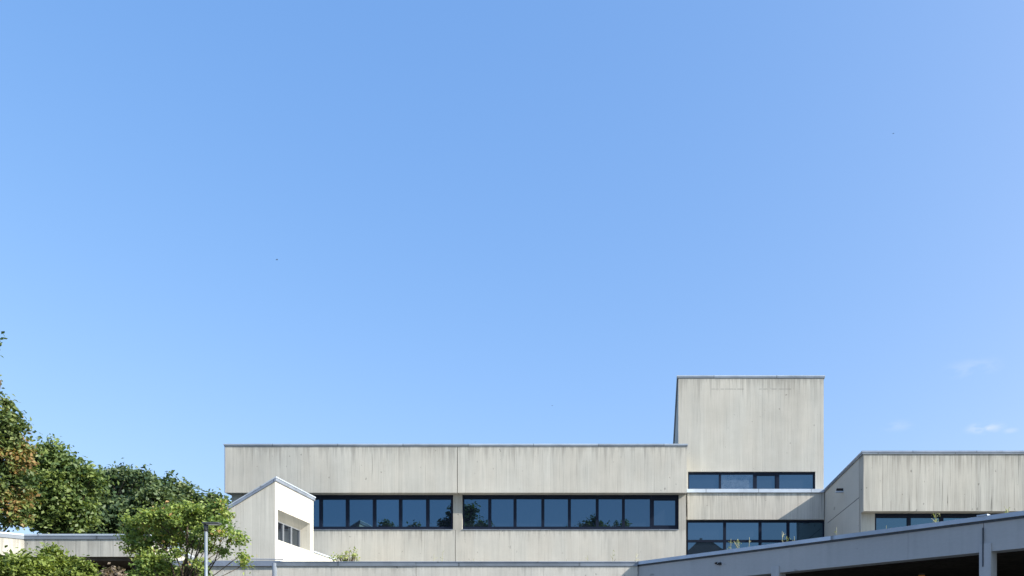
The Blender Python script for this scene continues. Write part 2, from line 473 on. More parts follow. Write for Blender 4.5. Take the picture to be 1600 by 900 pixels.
# ------------------------------------------------------------------ foliage
def leaves_mesh(name, centers, per, spread, size, mat, parent, up=0.35, squash=0.75, droop=0.0, tint_c=None):
    """thousands of small folded leaves scattered in clumps round the twig ends"""
    centers = np.asarray(centers, float)
    n = len(centers)
    c = np.repeat(centers, per, axis=0)
    sp = np.repeat(spread * rng.uniform(0.6, 1.35, n), per)[:, None]
    off = rng.normal(0, 1, c.shape); off[:, 2] *= squash
    off *= np.minimum(np.abs(rng.normal(0, 0.5, len(c))) + 0.2, 1.15)[:, None] / (np.linalg.norm(off, axis=1)[:, None] + 1e-6) * 1.2
    c = c + off * sp
    nn = rng.normal(0, 1, c.shape)
    nn[:, 2] += up * 2.0
    nn += off * 0.5
    nn /= np.linalg.norm(nn, axis=1)[:, None]
    t = rng.normal(0, 1, c.shape); t[:, 2] -= droop
    t -= nn * (t * nn).sum(1)[:, None]
    t /= np.linalg.norm(t, axis=1)[:, None] + 1e-9
    s = np.cross(nn, t)
    sz = (size * rng.uniform(0.55, 1.4, len(c)))[:, None]
    fold = nn * sz * 0.12
    v0 = c - t * sz * 0.62
    v1 = c + s * sz * 0.36 + fold
    v2 = c + t * sz * 0.62
    v3 = c - s * sz * 0.36 + fold
    V = np.stack((v0, v1, v2, v3), 1).reshape(-1, 3)
    V -= np.array(wloc(parent))
    q = len(c)
    idx = np.arange(q)[:, None] * 4
    F = np.concatenate((idx + [0, 1, 2], idx + [0, 2, 3]), 1).reshape(-1)
    me = bpy.data.meshes.new(name)
    me.vertices.add(len(V)); me.vertices.foreach_set('co', V.astype(np.float32).ravel())
    me.loops.add(len(F)); me.loops.foreach_set('vertex_index', F.astype(np.int32))
    nf = len(F) // 3
    me.polygons.add(nf)
    me.polygons.foreach_set('loop_start', (np.arange(nf) * 3).astype(np.int32))
    ct = rng.uniform(0.05, 0.8, n) if tint_c is None else np.asarray(tint_c)
    tint = np.clip(np.repeat(ct, per) + rng.normal(0, 0.16, q), 0, 1)
    at = me.attributes.new('tint', 'FLOAT', 'POINT')
    at.data.foreach_set('value', np.repeat(tint, 4).astype(np.float32))
    me.update(); me.validate()
    me.materials.append(M[mat])
    o = bpy.data.objects.new(name, me); C.objects.link(o); o.parent = parent
    return o

def blob_points(blobs, n, shell=2.2):
    """n clump centres spread through a union of ellipsoids, denser towards the outside"""
    vol = np.array([b[3] * b[4] * b[5] for b in blobs]); vol = vol ** 0.8
    k = rng.choice(len(blobs), n, p=vol / vol.sum())
    d = rng.normal(0, 1, (n, 3)); d /= np.linalg.norm(d, axis=1)[:, None]
    r = rng.uniform(0, 1, n) ** (1 / shell) * rng.uniform(0.78, 1.22, n)
    B = np.array(blobs)
    return B[k, :3] + d * r[:, None] * B[k, 3:6], k

def make_tree(name, base, blobs, label, mat, clumps=260, per=60, spread=0.35, size=0.16, r0=0.2, bark='bark', group=None, fork=0.35, tint_fn=None, cat='tree', twigs=140):
    base = Vector(base)
    t = thing(name, base, label, cat, group)
    B = [Vector(b[:3]) for b in blobs]
    cen = sum(B, Vector((0, 0, 0))) / len(B)
    top = max(b.z for b in B)
    bm = bmesh.new()
    # trunk
    tp = []
    for i in range(7):
        f = i / 6
        tp.append(Vector((base.x + (cen.x - base.x) * f ** 1.5 + random.uniform(-1, 1) * r0 * .5 * (i > 0),
                          base.y + (cen.y - base.y) * f ** 1.5 + random.uniform(-1, 1) * r0 * .5 * (i > 0),
                          base.z - 0.1 + (top - base.z) * f * .92)))
    tube(bm, tp, [r0 * (1.25 if i == 0 else 1) * (1 - 0.8 * i / 6) for i in range(7)], 9)
    # one limb to every lobe of the crown
    ends = []
    for b in B:
        f = max(fork, min(0.85, (b.z - base.z) / (top - base.z) - 0.25))
        i = f * 6; k = int(i); s = tp[k].lerp(tp[min(k + 1, 6)], i - k)
        mid = s.lerp(b, 0.5) + Vector((random.uniform(-.3, .3), random.uniform(-.3, .3), 0.12 * (b - s).length))
        rr = r0 * (1 - 0.8 * f) * 0.6
        tube(bm, [s, s.lerp(mid, .5), mid, b], [rr, rr * .8, rr * .5, rr * .15], 6)
        ends.append((mid, b, rr * .3))
    pts, ks = blob_points(blobs, clumps)
    for j in range(min(twigs, clumps)):
        m_, b, rr = ends[ks[j]]
        s = m_.lerp(b, random.uniform(.3, 1)); e = Vector(pts[j])
        mm = s.lerp(e, .55) + Vector((0, 0, (e - s).length * .1))
        tube(bm, [s, mm, e], [rr * .7, rr * .45, rr * .15], 4)
    obj('trunk', bm, M[bark], t, True)
    tc = None if tint_fn is None else np.clip(np.array([tint_fn(p) for p in pts]) + rng.normal(0, .12, len(pts)), 0, 1)
    leaves_mesh('crown', pts, per, spread, size, mat, t, tint_c=tc)
    return t

def pix_blobs(lst, Y):
    """crown lobes given where and how large they look at distance Y: (u, v, half-width, half-height, depth offset)"""
    s = Y / 1300
    out = []
    for (u, v, ru, rv, dy) in lst:
        k = (Y + dy) / Y
        out.append((X(u, Y + dy), Y + dy, Z(v, Y + dy), ru * s * k, ru * s * k * 0.9, rv * s * k))
    return out

# ================================================================== SETTING
bm = bmesh.new(); prism(bm, [(-1500, -1500), (1500, -1500), (1500, 1500), (-1500, 1500)], -0.5, 0.0)
tag(obj('ground', bm, M['ground']), kind='structure')
bm = bmesh.new(); prism(bm, [(-30, -9), (34, -9), (34, 31), (-30, 31)], 0.002, 0.006)
tag(obj('plaza', bm, M['paving']), kind='structure')

# ------------------------------------------------------------------ office wing
YF, YW = 37.0, 37.36            # projecting band, wall plane under it
wing = thing('office_wing', ((X(352, YF) + X(1073, YF)) / 2, YW, 0),
             'long grey concrete wing with a ribbon of dark windows, left of the tower', 'building')
xl, xr = X(352, YF), X(1073, YF)
xj = X(714.5, YF)
zt, zb = Z(697.8, YF), Z(770, YF)
obj('concrete_band', bx(xl, xj - 0.015, YF, YW + 0.5, zb, zt), M['wing_band'], wing)
obj('concrete_band', bx(xj + 0.015, xr, YF, YW + 0.5, zb, zt), M['wing_band'], wing)
obj('joint_filler', bx(xj - 0.0145, xj + 0.0145, YF + 0.05, YW + 0.4, zb + .01, zt - .01), M['void'], wing)
bm = bmesh.new()
box(bm, xl - 0.05, xr + 0.03, YF - 0.02, YF + 0.6, zt + 0.002, zt + 0.065)
box(bm, xl - 0.05, xl + 0.25, YF + 0.602, 52, zt + 0.002, zt + 0.065)
obj('roof_coping', bm, M['zinc'], wing)
obj('coping_lip', bx(xl - 0.07, xr + 0.05, YF - 0.03, YF + 0.62, zt + 0.067, zt + 0.115), M['zinc_lip'], wing)
obj('corner_trim', bx(xl - .03, xl - .002, YF - .012, YF + .75, zb, zt), M['zinc_mid'], wing)
# wall below and behind
xL, xR = X(362, YW), X(1072, YW)
zs = Z(828, YW)
xj2 = X(711.5, YW)
obj('spandrel', bx(xL, xj2 - 0.012, YW, YW + 0.35, 0, zs), M['wing_low'], wing)
obj('spandrel', bx(xj2 + 0.012, xR, YW, YW + 0.35, 0, zs), M['wing_low'], wing)
obj('joint_filler', bx(xj2 - 0.0115, xj2 + 0.0115, YW + 0.03, YW + 0.33, 0.01, zs - .01), M['void'], wing)
for (a, b) in ((362, 378), (708, 722), (1060.5, 1072)):
    obj('pier', bx(X(a, YW), X(b, YW), YW, YW + 0.35, zs + 0.002, zb - 0.002), M['wing_low'], wing)
obj('rear_wall', bx(xL + .02, xR - .02, YW + 0.51, 52, 0, zt - 0.06), M['wing_low'], wing)
obj('sill', bx(X(378, YW), X(708, YW) - .01, YW - 0.03, YW + 0.1, zs + 0.001, zs + 0.02), M['zinc_mid'], wing)
obj('sill', bx(X(722, YW) + .01, X(1060.5, YW) - .01, YW - 0.03, YW + 0.1, zs + 0.001, zs + 0.02), M['zinc_mid'], wing)
YG = YW + 0.12
def strip(edges, parent, y, z0, z1, mull, first, last, **kw):
    n = len(edges) - 1
    for i in range(n):
        a = first if i == 0 else mull / 2
        b = last if i == n - 1 else mull / 2
        k = {q: (v[i] if isinstance(v, (list, tuple)) else v) for q, v in kw.items()}
        window(parent, X(edges[i], y) + 0.0015, X(edges[i + 1], y) - 0.0015, z0, z1, y, (a, b), **k)
zw0, zw1 = Z(828, YG) + 0.022, zb + 0.12
strip([378, 418, 459.5, 501, 542.5, 584.7, 625.5, 668, 708], wing, YG, zw0, zw1, 0.135, 0.1, 0.1, fb=0.12, ft=0.32,
      sash=[False] * 8)
strip([722, 765, 804.5, 848, 889.5, 933, 974, 1017.5, 1060.5], wing, YG, zw0, zw1, 0.125, 0.08, 0.1, fb=0.12, ft=0.30,
      sash=[False] * 7 + [True])

# ------------------------------------------------------------------ tower block
YT, YU = 38.0, 38.5
tower = thing('tower_block', (5.0, YT, 0), 'square blank concrete tower rising above the flat roofs, window strip at its foot', 'building')
ux0, ux1 = X(1060, YU), X(1287, YU)
zt2, zb2 = Z(591, YU), Z(737, YU)
wx0, wx1 = X(1075, YU), X(1274, YU)
zpar = Z(770, YT); zsill = Z(764.5, YT)
obj('tower_wall', prism(bmesh.new(), [(ux0, YU), (ux1, YU), (ux1, 51), (ux0 + .23, 51)], zb2, zt2), M['tower'], tower)
bm = prism(bmesh.new(), [(ux0 - .06, YU - .02), (ux1 + .05, YU - .02), (ux1 + .05, 51.05), (ux0 + .17, 51.05)], zt2 + .002, zt2 + .065)
obj('roof_coping', bm, M['zinc'], tower)
obj('coping_lip', prism(bmesh.new(), [(ux0 - .075, YU - .03), (ux1 + .065, YU - .03), (ux1 + .065, 51.07), (ux0 + .155, 51.07)], zt2 + .067, zt2 + .12), M['zinc_lip'], tower)
obj('pier', bx(wx1, ux1, YU, YU + 0.5, zsill - .6, zb2 - 0.002), M['tower'], tower)
obj('pier', bx(ux0, wx0, YU, YU + 0.5, zsill - .6, zb2 - 0.002), M['tower'], tower)
obj('rear_wall', bx(ux0 + .25, ux1 - .02, YU + 0.502, 51, 0, zb2 - 0.003), M['tower'], tower)
y = YU + 0.10
for a, b, kw in ((1075, 1125, dict(fw=(.05, .05))), (1125, 1178.5, dict(fw=(.05, .05), gmat='glass_pale')),
                 (1178.5, 1215, dict(fw=(.06, .06), sash=True)), (1215, 1274, dict(fw=(.08, .1)))):
    window(tower, X(a, y) + .0015, X(b, y) - .0015, zsill - 0.12, zb2 - .003, y, fb=0.1, ft=0.1, **kw)
# scattered stain line of a construction joint
for a, b in ((1112, 1118), (1119, 1123), (1126, 1131), (1133, 1146), (1147, 1150), (1152, 1162), (1186, 1190), (1192, 1199), (1205, 1214), (1217, 1236)):
    obj('joint_stain', bx(X(a, YU), X(b, YU), YU - 0.002, YU + .01, Z(608.4, YU), Z(607.7, YU)), M['stain'], tower)
# lower storeys in front
lx0, lx1 = X(1074, YT), X(1288, YT)
zl1 = Z(812, YT)
obj('parapet_wall', bx(lx0, lx1, YT, YT + 0.4, zl1, zpar), M['tower_low'], tower)
obj('parapet_coping', bx(lx0 - 0.02, lx1, YT - 0.06, YT + 0.49, zpar + 0.002, zsill), M['zinc_light'], tower)
yl = YT + 0.14
z0l = 5.6
es = [1074, 1132.3, 1187.8, 1231.5, 1288]
strip(es, tower, yl, z0l, zl1 - .003, 0.13, 0.03, 0.06, fb=0.12, ft=0.10, transom=Z(845.5, yl), depth=0.12)
obj('spandrel', bx(lx0, lx1, YT + .02, YT + 0.4, 0, z0l - .003), M['tower_low'], tower)
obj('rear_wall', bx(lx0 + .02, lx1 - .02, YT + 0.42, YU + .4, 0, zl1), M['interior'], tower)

# ------------------------------------------------------------------ right-hand block
YR = 31.3
side = thing('corner_block', (15, YR, 0), 'low concrete block at the right with a sharply raked grey flank wall in shade', 'building')
sx = X(1289, 38.0)
zr = Z(710, YR)
YRW = YR + 0.35
obj('flank_wall', bx(sx, sx + 0.10, YR + 0.602, 38.6, 0, zr), M['side_smooth'], side)
fx0 = X(1353, YR)
zf = Z(799, YR)
obj('concrete_band', bx(sx - .002, 34, YR - 0.02, YR + 0.6, zf, zr), M['side'], side)
bm = bmesh.new()
box(bm, sx - 0.05, 34, YR - 0.045, YR + 0.6, zr + 0.002, zr + 0.06)
box(bm, sx - 0.05, sx + 0.4, YR + 0.602, 38.7, zr + 0.002, zr + 0.06)
obj('roof_coping', bm, M['zinc'], side)
bm = bmesh.new()
box(bm, sx - 0.065, 34, YR - 0.055, YR + 0.6, zr + 0.062, zr + 0.125)
box(bm, sx - 0.065, sx + 0.4, YR + 0.602, 38.7, zr + 0.062, zr + 0.125)
obj('roof_coping', bm, M['zinc_mid'], side)
px1 = X(1367, YRW)
obj('pier', bx(sx, px1, YRW, YRW + 0.25, 0, zf - .002), M['side'], side)
zs_r = 6.2
obj('spandrel', bx(px1 + .001, 34, YRW, YRW + 0.3, 0, zs_r), M['side'], side)
obj('rear_wall', bx(sx + 0.102, 34, YRW + 0.302, 38, 0, zr - .1), M['interior'], side)
e = [1367, 1420.5, 1471.5, 1527.5]
while e[-1] < 2000: e.append(e[-1] + 53)
strip(e, side, YRW + .10, zs_r + .002, zf + .06, 0.13, 0.05, 0.1, fb=0.1, ft=0.22)
# scupper, cracked joint and downpipe on the flank
Yv = sx * 1300 / (1317 - 1008)
zv = Z(766, Yv)
obj('water_spout', bx(sx - 0.26, sx - .001, Yv - .07, Yv + .07, zv - .05, zv + .06), M['void'], side)
obj('spout_lip', bx(sx - 0.30, sx - .001, Yv - .09, Yv + .09, zv - .10, zv - .052), M['zinc_light'], side)
ya, yb = YR + .62, sx * 1300 / (1293 - 1008)
obj('construction_joint', bx(sx - 0.003, sx + .01, ya, yb, Z(774, sx * 1300 / (1347 - 1008)) - .014, Z(774, sx * 1300 / (1347 - 1008)) + .014), M['joint'], side)
obj('corner_joint', bx(sx - 0.004, sx + .01, YR + .604, YR + .625, 3.0, zr - .05), M['joint'], side)

# ------------------------------------------------------------------ stair pavilion with sloping roof
YP, YPE = 31.2, 34.8
pav = thing('roof_pavilion', (X(430, YP) - 2, YP, 3.9), 'small monopitch pavilion with a brilliant white sunlit side and a deep window recess', 'building')
pxr = X(430, YP)
ptz = Z(753, YP)
pxl = X(285, YP)
slope = 0.6
pz = lambda x: ptz - (pxr - x) * slope
o_y0, o_y1, o_z0, o_z1 = 31.42, 34.45, 6.52, 7.66
T = 0.42
# front gable and rear gable
obj('gable_wall', prism_y(bmesh.new(), [(pxl, 3.9), (pxr - T - .002, 3.9), (pxr - T - .002, pz(pxr - T)), (pxl, pz(pxl))], YP, YP + .3), M['pavilion'], pav)
obj('gable_wall', prism_y(bmesh.new(), [(pxl, 3.9), (pxr - T - .002, 3.9), (pxr - T - .002, pz(pxr - T)), (pxl, pz(pxl))], YPE - .3, YPE), M['pavilion'], pav)
# side wall with the recess cut through it (four pieces meeting end to end)
bm = bmesh.new()
def wedge(y0, y1, z0):
    prism_y(bm, [(pxr - T, z0), (pxr, z0), (pxr, ptz), (pxr - T, pz(pxr - T))], y0, y1)
wedge(YP, o_y0, 3.9); wedge(o_y1, YPE, 3.9)
wedge(o_y0, o_y1, o_z1)
box(bm, pxr - T, pxr, o_y0, o_y1, 3.9, o_z0)
box(bm, pxr - T, pxr, YPE, YW - .005, 3.9, o_z0)
obj('side_wall', bm, M['pavilion'], pav)
obj('window_head', prism_y(bmesh.new(), [(pxr - .02, o_z1 - .001), (pxr - T + .001, o_z1 - .001), (pxr - T + .001, o_z1 - .29)], o_y0 + .001, o_y1 - .001), M['pavilion'], pav)
# roof slab and edge trim
bm = bmesh.new()
prism_y(bm, [(pxl - .1, pz(pxl - .1) + .004), (pxr + .05, pz(pxr + .05) + .004), (pxr + .05, pz(pxr + .05) + .10), (pxl - .1, pz(pxl - .1) + .10)], YP - .06, YPE + .06)
obj('roof', bm, M['zinc_mid'], pav)
bm = bmesh.new()
prism_y(bm, [(pxl - .1, pz(pxl - .1) + .103), (pxr + .07, pz(pxr + .07) + .103), (pxr + .07, pz(pxr + .07) + .15), (pxl - .1, pz(pxl - .1) + .15)], YP - .08, YPE + .08)
obj('roof_trim', bm, M['zinc_lip'], pav)
obj('wall_coping', bx(pxr - T, pxr + .04, YPE + .002, YW - .006, o_z0 + .002, o_z0 + .06), M['zinc_light'], pav)
# recessed windows facing the sun: frames along Y
gx = pxr - T
wy = [o_y0 + .02, 32.15, 32.85, 33.6, o_y1 - .02]
for i in range(4):
    a, b = wy[i] + .002, wy[i + 1] - .002
    bm = bmesh.new()
    z0, z1 = o_z0 + .02, o_z1 - .22
    f = .04
    box(bm, gx - .08, gx + .02, a, a + f, z0, z1); box(bm, gx - .08, gx + .02, b - f, b, z0, z1)
    box(bm, gx - .08, gx + .02, a + f, b - f, z0, z0 + f); box(bm, gx - .08, gx + .02, a + f, b - f, z1 - .09, z1)
    fr = obj('window', bm, M['frame_mid'], pav)
    obj('pane', bx(gx - .04, gx - .028, a + .03, b - .03, z0 + .03, z1 - .03), M['glass_clear'], fr)
obj('room_wall', bx(gx - .5, gx - .4, YP + .31, YPE - .31, 3.9, 7.8), M['interior'], pav)

# ------------------------------------------------------------------ ground-floor block with low roof
YB = 20.0
low = thing('ground_floor_block', (-7, YB, 0), 'long low concrete wall with a metal coping, in front of the window wing', 'building')
cx = X(1000, YB)
zc = Z(885, YB)
ztop = Z(878, YB)
bxl = X(431, YB)
xk = X(650, YB)
obj('fascia', bx(bxl, xk - .006, YB, YB + .3, 3.3, zc), M['low_wall'], low)
obj('fascia', bx(xk + .006, cx - .06, YB, YB + .3, 3.3, zc), M['low_wall'], low)
obj('coping', bx(bxl - .02, xk - .004, YB - .018, YB + .34, zc + .002, ztop - .018), M['zinc'], low)
obj('coping', bx(xk + .004, cx - .06, YB - .014, YB + .34, zc + .002, ztop - .021), M['zinc'], low)
obj('coping_top', bx(bxl - .02, cx - .06, YB - .024, YB + .345, ztop - .016, ztop + .006), M['zinc_mid'], low)
obj('roof_deck', prism(bmesh.new(), [(-19.5, 31.5), (-19.5, YB + .85), (bxl + .01, YB + .85), (bxl + .01, YB + .32), (cx - .2, YB + .32), (cx - .2, 37.28), (-19.5, 37.28)], 3.4, 3.9), M['roof'], low)
# set-back left part of the front
YB2 = 20.5
obj('fascia', bx(X(225, YB2), bxl - .1, YB2, YB2 + .3, 0, Z(885, YB2)), M['low_wall'], low)
obj('coping', bx(X(225, YB2), bxl - .1, YB2 - .04, YB2 + .34, Z(885, YB2) + .002, Z(876.5, YB2)), M['zinc_mid'], low)
obj('downpipe', tube(bmesh.new(), [(bxl - .03, YB + .02, 0), (bxl - .03, YB + .02, ztop - .03)], .062, 12), M['zinc'], low, True)
obj('conductor_rail', tube(bmesh.new(), [(X(380, YB2), YB2 + .2, Z(872, YB2)), (bxl - .12, YB2 + .2, Z(872.5, YB2))], .012, 6), M['zinc_mid'], low)
obj('back_wall', bx(-13.5, cx, 27, 27.3, 0, 3.398), M['interior'], low)

# ------------------------------------------------------------------ raking canopy at the right
S2 = math.sqrt(.5)
can = thing('entrance_canopy', (6, 14, 0), 'wide canopy with a grey fascia beam running diagonally up to the right, black underneath', 'canopy')
LB = 22.0
dirv = Vector((S2, -S2, 0)); nrm = Vector((-S2, -S2, 0))     # along the beam, outwards
c0 = Vector((cx, YB, 0))
zbm = Z(898.7, 17.55)
def along(k, out): return c0 + dirv * k + nrm * out
def beam(bm, k0, k1, o0, o1, z0, z1):
    return prism(bm, [tuple(along(k0, o0).xy), tuple(along(k1, o0).xy), tuple(along(k1, o1).xy), tuple(along(k0, o1).xy)], z0, z1)
kj = (X(1538, 14.1) - cx) / S2
obj('fascia_beam', beam(bmesh.new(), -.14, kj - .005, 0, -.3, zbm, zc), M['canopy'], can)
obj('fascia_beam', beam(bmesh.new(), kj + .005, LB, 0, -.3, zbm, zc), M['canopy'], can)
obj('coping', beam(bmesh.new(), -.14, LB, .015, -.32, zc + .002, ztop - .072), M['frame_grey'], can)  # dark strip: the shadow line below the pale coping top, put into the colour
obj('coping_top', beam(bmesh.new(), -.14, LB, .055, -.35, ztop - .07, ztop + .006), M['zinc_light'], can)
obj('joint_cover', beam(bmesh.new(), kj - .09, kj + .09, .07, -.36, ztop + .007, ztop + .03), M['zinc_light'], can)
obj('conduit', tube(bmesh.new(), [along(kj, .03) + Vector((0, 0, zc - .08)), along(kj, .03) + Vector((0, 0, zbm - .25))], .012, 6), M['frame_grey'], can)
pts = [tuple(along(-.1, -.302).xy), tuple(along(LB, -.302).xy), (34, along(LB, -.3).y), (34, 31.28), (sx - .002, 31.28), (sx - .002, 37.9), (cx - .195, 37.25)]
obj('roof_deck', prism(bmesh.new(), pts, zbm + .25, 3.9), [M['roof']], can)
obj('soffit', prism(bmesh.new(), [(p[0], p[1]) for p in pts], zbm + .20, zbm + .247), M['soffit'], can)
for (u, w_) in ((1540, .20), (1212, .19)):
    # where this column stands along the beam
    k = 0.0
    for _ in range(40):
        p = along(k, 0); k += ((u - 1008) / 1300 * p.y - p.x) * 0.5
    obj('column', beam(bmesh.new(), k - w_ / 2, k + w_ / 2, .025, -.22, 0.006, zbm + .14), M['column'], can)
k = 0.0
for _ in range(40):
    p = along(k, 0); k += ((1123.5 - 1008) / 1300 * p.y - p.x) * 0.5
zz = Z(881, along(k, 0).y)
bm = bmesh.new()
beam(bm, k + .01, k + .07, .05, -.01, zz - .03, zz + .02)
beam(bm, k - .10, k - .05, .03, -.01, zz, zz + .035)
beam(bm, k - .05, k + .01, .015, -.01, zz - .02, zz - .005)
obj('cable_clip', bm, M['void'], can)
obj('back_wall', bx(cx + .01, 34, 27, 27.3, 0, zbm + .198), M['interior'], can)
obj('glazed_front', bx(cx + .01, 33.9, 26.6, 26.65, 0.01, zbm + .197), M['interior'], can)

cl = thing('ceiling_lamp', (X(1440, 19.0), 19.0, zbm + .20), 'small amber ceiling lamp glowing in the black shade under the canopy', 'lamp')
m, t, b = new_mat('amber_lamp_glass')
b.inputs['Base Color'].default_value = (.5, .2, .03, 1)
b.inputs['Emission Color'].default_value = (1, .42, .05, 1); b.inputs['Emission Strength'].default_value = .012
M['amber'] = m
obj('lamp_base', tube(bmesh.new(), [cl.location - Vector((0, 0, .001)), cl.location - Vector((0, 0, .04))], .08, 16), M['lamp'], cl)
obj('lamp_shade', tube(bmesh.new(), [cl.location - Vector((0, 0, .041)), cl.location - Vector((0, 0, .10)), cl.location - Vector((0, 0, .15))], [.075, .07, .04], 16), M['amber'], cl, True)

# ------------------------------------------------------------------ walkway roof at the left
YL = 20.0
wal = thing('covered_walkway', (X(120, YL), YL + 1.5, 0), 'flat walkway roof at the left with a grey concrete edge turning a white sunlit corner', 'canopy')
ax = X(38, YL); zl0, zl1_ = Z(870, YL), Z(843, YL)
bxr = X(232, YL)
pl = [(ax, YL), (bxr, YL), (bxr - 1.2, YL + 4.5), (ax - 9, YL + 4.5), (ax - 9 * S2, YL - 9 * S2)]
def inset(pts, d):
    c = Vector((sum(p[0] for p in pts) / len(pts), sum(p[1] for p in pts) / len(pts)))
    r = []
    n = len(pts)
    for i in range(n):
        p0, p1, p2 = Vector(pts[i - 1]), Vector(pts[i]), Vector(pts[(i + 1) % n])
        e1 = (p1 - p0).normalized(); e2 = (p2 - p1).normalized()
        n1 = Vector((-e1.y, e1.x)); n2 = Vector((-e2.y, e2.x))
        if n1.dot(c - p1) < 0: n1 = -n1
        if n2.dot(c - p1) < 0: n2 = -n2
        b = (n1 + n2); b = b / (1 + n1.dot(n2))
        r.append(tuple(p1 + b * d))
    return r
obj('roof_edge', prism(bmesh.new(), pl, zl0, zl1_), M['walkway'], wal)
obj('coping', prism(bmesh.new(), inset(pl, -.018), zl1_ + .002, Z(837.5, YL)), M['zinc'], wal)
obj('coping_top', prism(bmesh.new(), inset(pl, -.026), Z(837.5, YL) + .002, Z(834.6, YL)), M['zinc_light'], wal)
obj('soffit', prism(bmesh.new(), inset(pl, .06), zl0 - .09, zl0 - .002), M['soffit'], wal)
obj('back_wall', bx(ax - 8, bxr - 1.0, YL + 4.0, YL + 4.3, 0, zl0 - .092), M['interior'], wal)
for xx, yy in ((ax + .5, YL + .5), (bxr - .6, YL + .6)):
    obj('post', bx(xx - .09, xx + .09, yy - .09, yy + .09, 0.006, zl0 - .092), M['interior'], wal)

# ------------------------------------------------------------------ street lamp
YS = 13.0
lp = thing('street_lamp', (X(322, YS), YS, 0), 'slim grey lamp post with a flat one sided head, in front of the small tree', 'street lamp')
lz = Z(818, YS)
obj('pole', tube(bmesh.new(), [(lp.location.x, YS, 0), (lp.location.x, YS, 1.0), (lp.location.x, YS, lz - .03)], [.045, .027, .022], 14), M['pole'], lp, True)
bm = bmesh.new()
hx = lp.location.x
box(bm, hx - .045, hx + .22, YS - .06, YS + .06, lz - .015, lz + .013)
hd = obj('lamp_head', bm, M['lamp'], lp)
md = hd.modifiers.new('bevel', 'BEVEL'); md.width = .01; md.segments = 2
obj('diffuser', bx(hx + .02, hx + .20, YS - .045, YS + .045, lz - .021, lz - .0155), M['diffuser'], lp)
obj('pole_collar', tube(bmesh.new(), [(hx, YS, lz - .12), (hx, YS, lz - .02)], .034, 14), M['lamp'], lp, True)

# ------------------------------------------------------------------ trees behind the walkway
G = 'trees behind the walkway roof'
def t_at(name, u, Y, lst, label, mat, **kw):
    bl = pix_blobs(lst, Y)
    return make_tree(name, (X(u, Y), Y, 0), bl, label, mat, group=G, **kw)

t_at('broadleaf_tree', 160, 40, [(140, 778, 30, 32, 0), (118, 806, 36, 36, 0), (165, 815, 40, 38, -1), (190, 782, 34, 30, 1), (230, 806, 44, 42, 0), (213, 764, 24, 20, 1),
                                 (192, 750, 20, 13, 1), (160, 756, 22, 14, 1), (224, 748, 12, 11, 0), (252, 776, 24, 18, 0), (202, 738, 7, 7, 0), (222, 732, 5, 6, 0), (172, 742, 8, 7, 0), (242, 756, 9, 7, 0)],
     'dark green tree with a rounded top in the middle of the grove', 'leaf_blue', clumps=330, per=90, spread=.42, size=.165, r0=.3)
t_at('broadleaf_tree', 290, 44, [(275, 790, 30, 28, 0), (266, 766, 24, 16, 0), (300, 806, 32, 30, 0), (290, 772, 10, 8, 0), (255, 815, 36, 28, 0), (330, 800, 22, 30, 0), (338, 785, 12, 13, 0)],
     'deep green tree at the right end of the grove beside the wing', 'leaf_dark', clumps=190, per=110, spread=.5, size=.18, r0=.28)
t_at('broadleaf_tree', 92, 33, [(92, 752, 36, 42, 0), (76, 703, 12, 11, 0), (75, 722, 14, 14, 0), (112, 746, 26, 22, 0), (140, 758, 18, 20, 0), (102, 722, 10, 8, 0), (60, 735, 22, 30, 0), (85, 800, 48, 34, 0), (60, 770, 26, 40, 0), (118, 790, 26, 38, 0), (78, 735, 22, 24, 0)],
     'mid green bushy tree with a small pointed tip beside the tallest tree', 'leaf_mid', clumps=240, per=110, spread=.40, size=.145, r0=.24)
t_at('broadleaf_tree', -75, 29, [(4, 640, 20, 22, 0), (10, 664, 24, 18, 0), (8, 695, 30, 24, 0), (34, 710, 16, 14, 0), (36, 670, 12, 6, 0), (46, 669, 7, 4, 0), (-10, 690, 36, 40, 0), (22, 735, 24, 26, 0),
                                 (10, 775, 34, 44, 0), (-30, 760, 50, 60, 0), (-60, 640, 46, 50, 0), (-32, 545, 32, 20, 0), (-30, 582, 30, 9, 0), (30, 806, 22, 22, 0), (44, 745, 14, 16, 0)],
     'tallest tree, cut by the left edge, green with rusty brown patches', 'leaf_brown', clumps=380, per=90, spread=.32, size=.12, r0=.17,
     tint_fn=lambda p: 0.9 if (min((p[0] - X(a, 29)) ** 2 + (p[2] - Z(b, 29)) ** 2 for a, b in ((28, 712), (38, 728), (6, 705), (34, 782), (14, 796), (44, 800))) < .16 and random.random() < .75) else random.uniform(.05, .6))

# small bright tree in front of the walkway
YSM = 16.5
make_tree('small_tree', (X(282, YSM), YSM, 0), pix_blobs([(295, 797, 24, 11, 0), (268, 805, 22, 12, -.2), (325, 799, 18, 12, .1), (240, 810, 26, 13, -.2), (218, 822, 20, 13, .1), (280, 818, 30, 14, .4), (320, 815, 26, 13, .2),
                                                           (346, 803, 16, 13, 0), (350, 830, 22, 13, -.2), (372, 843, 13, 10, -.2), (376, 868, 9, 14, -.2), (355, 862, 14, 12, -.1), (232, 850, 26, 13, .1), (212, 862, 16, 11, 0),
                                                           (245, 876, 26, 15, -.1), (225, 892, 22, 13, -.2), (262, 842, 22, 11, .2), (300, 846, 22, 11, .3), (325, 852, 15, 10, .2), (340, 786, 11, 8, 0), (275, 866, 16, 10, -.3), (300, 886, 16, 8, -.3), (308, 832, 12, 8, -.3), (384, 882, 7, 7, -.2), (205, 842, 12, 10, 0), (262, 895, 18, 10, 0)], YSM),
          'small bright yellow green tree with an open spreading crown before the walkway', 'leaf_bright', clumps=240, per=72, spread=.14, size=.053, r0=.075, bark='bark', fork=.4,
          cat='tree', twigs=240)

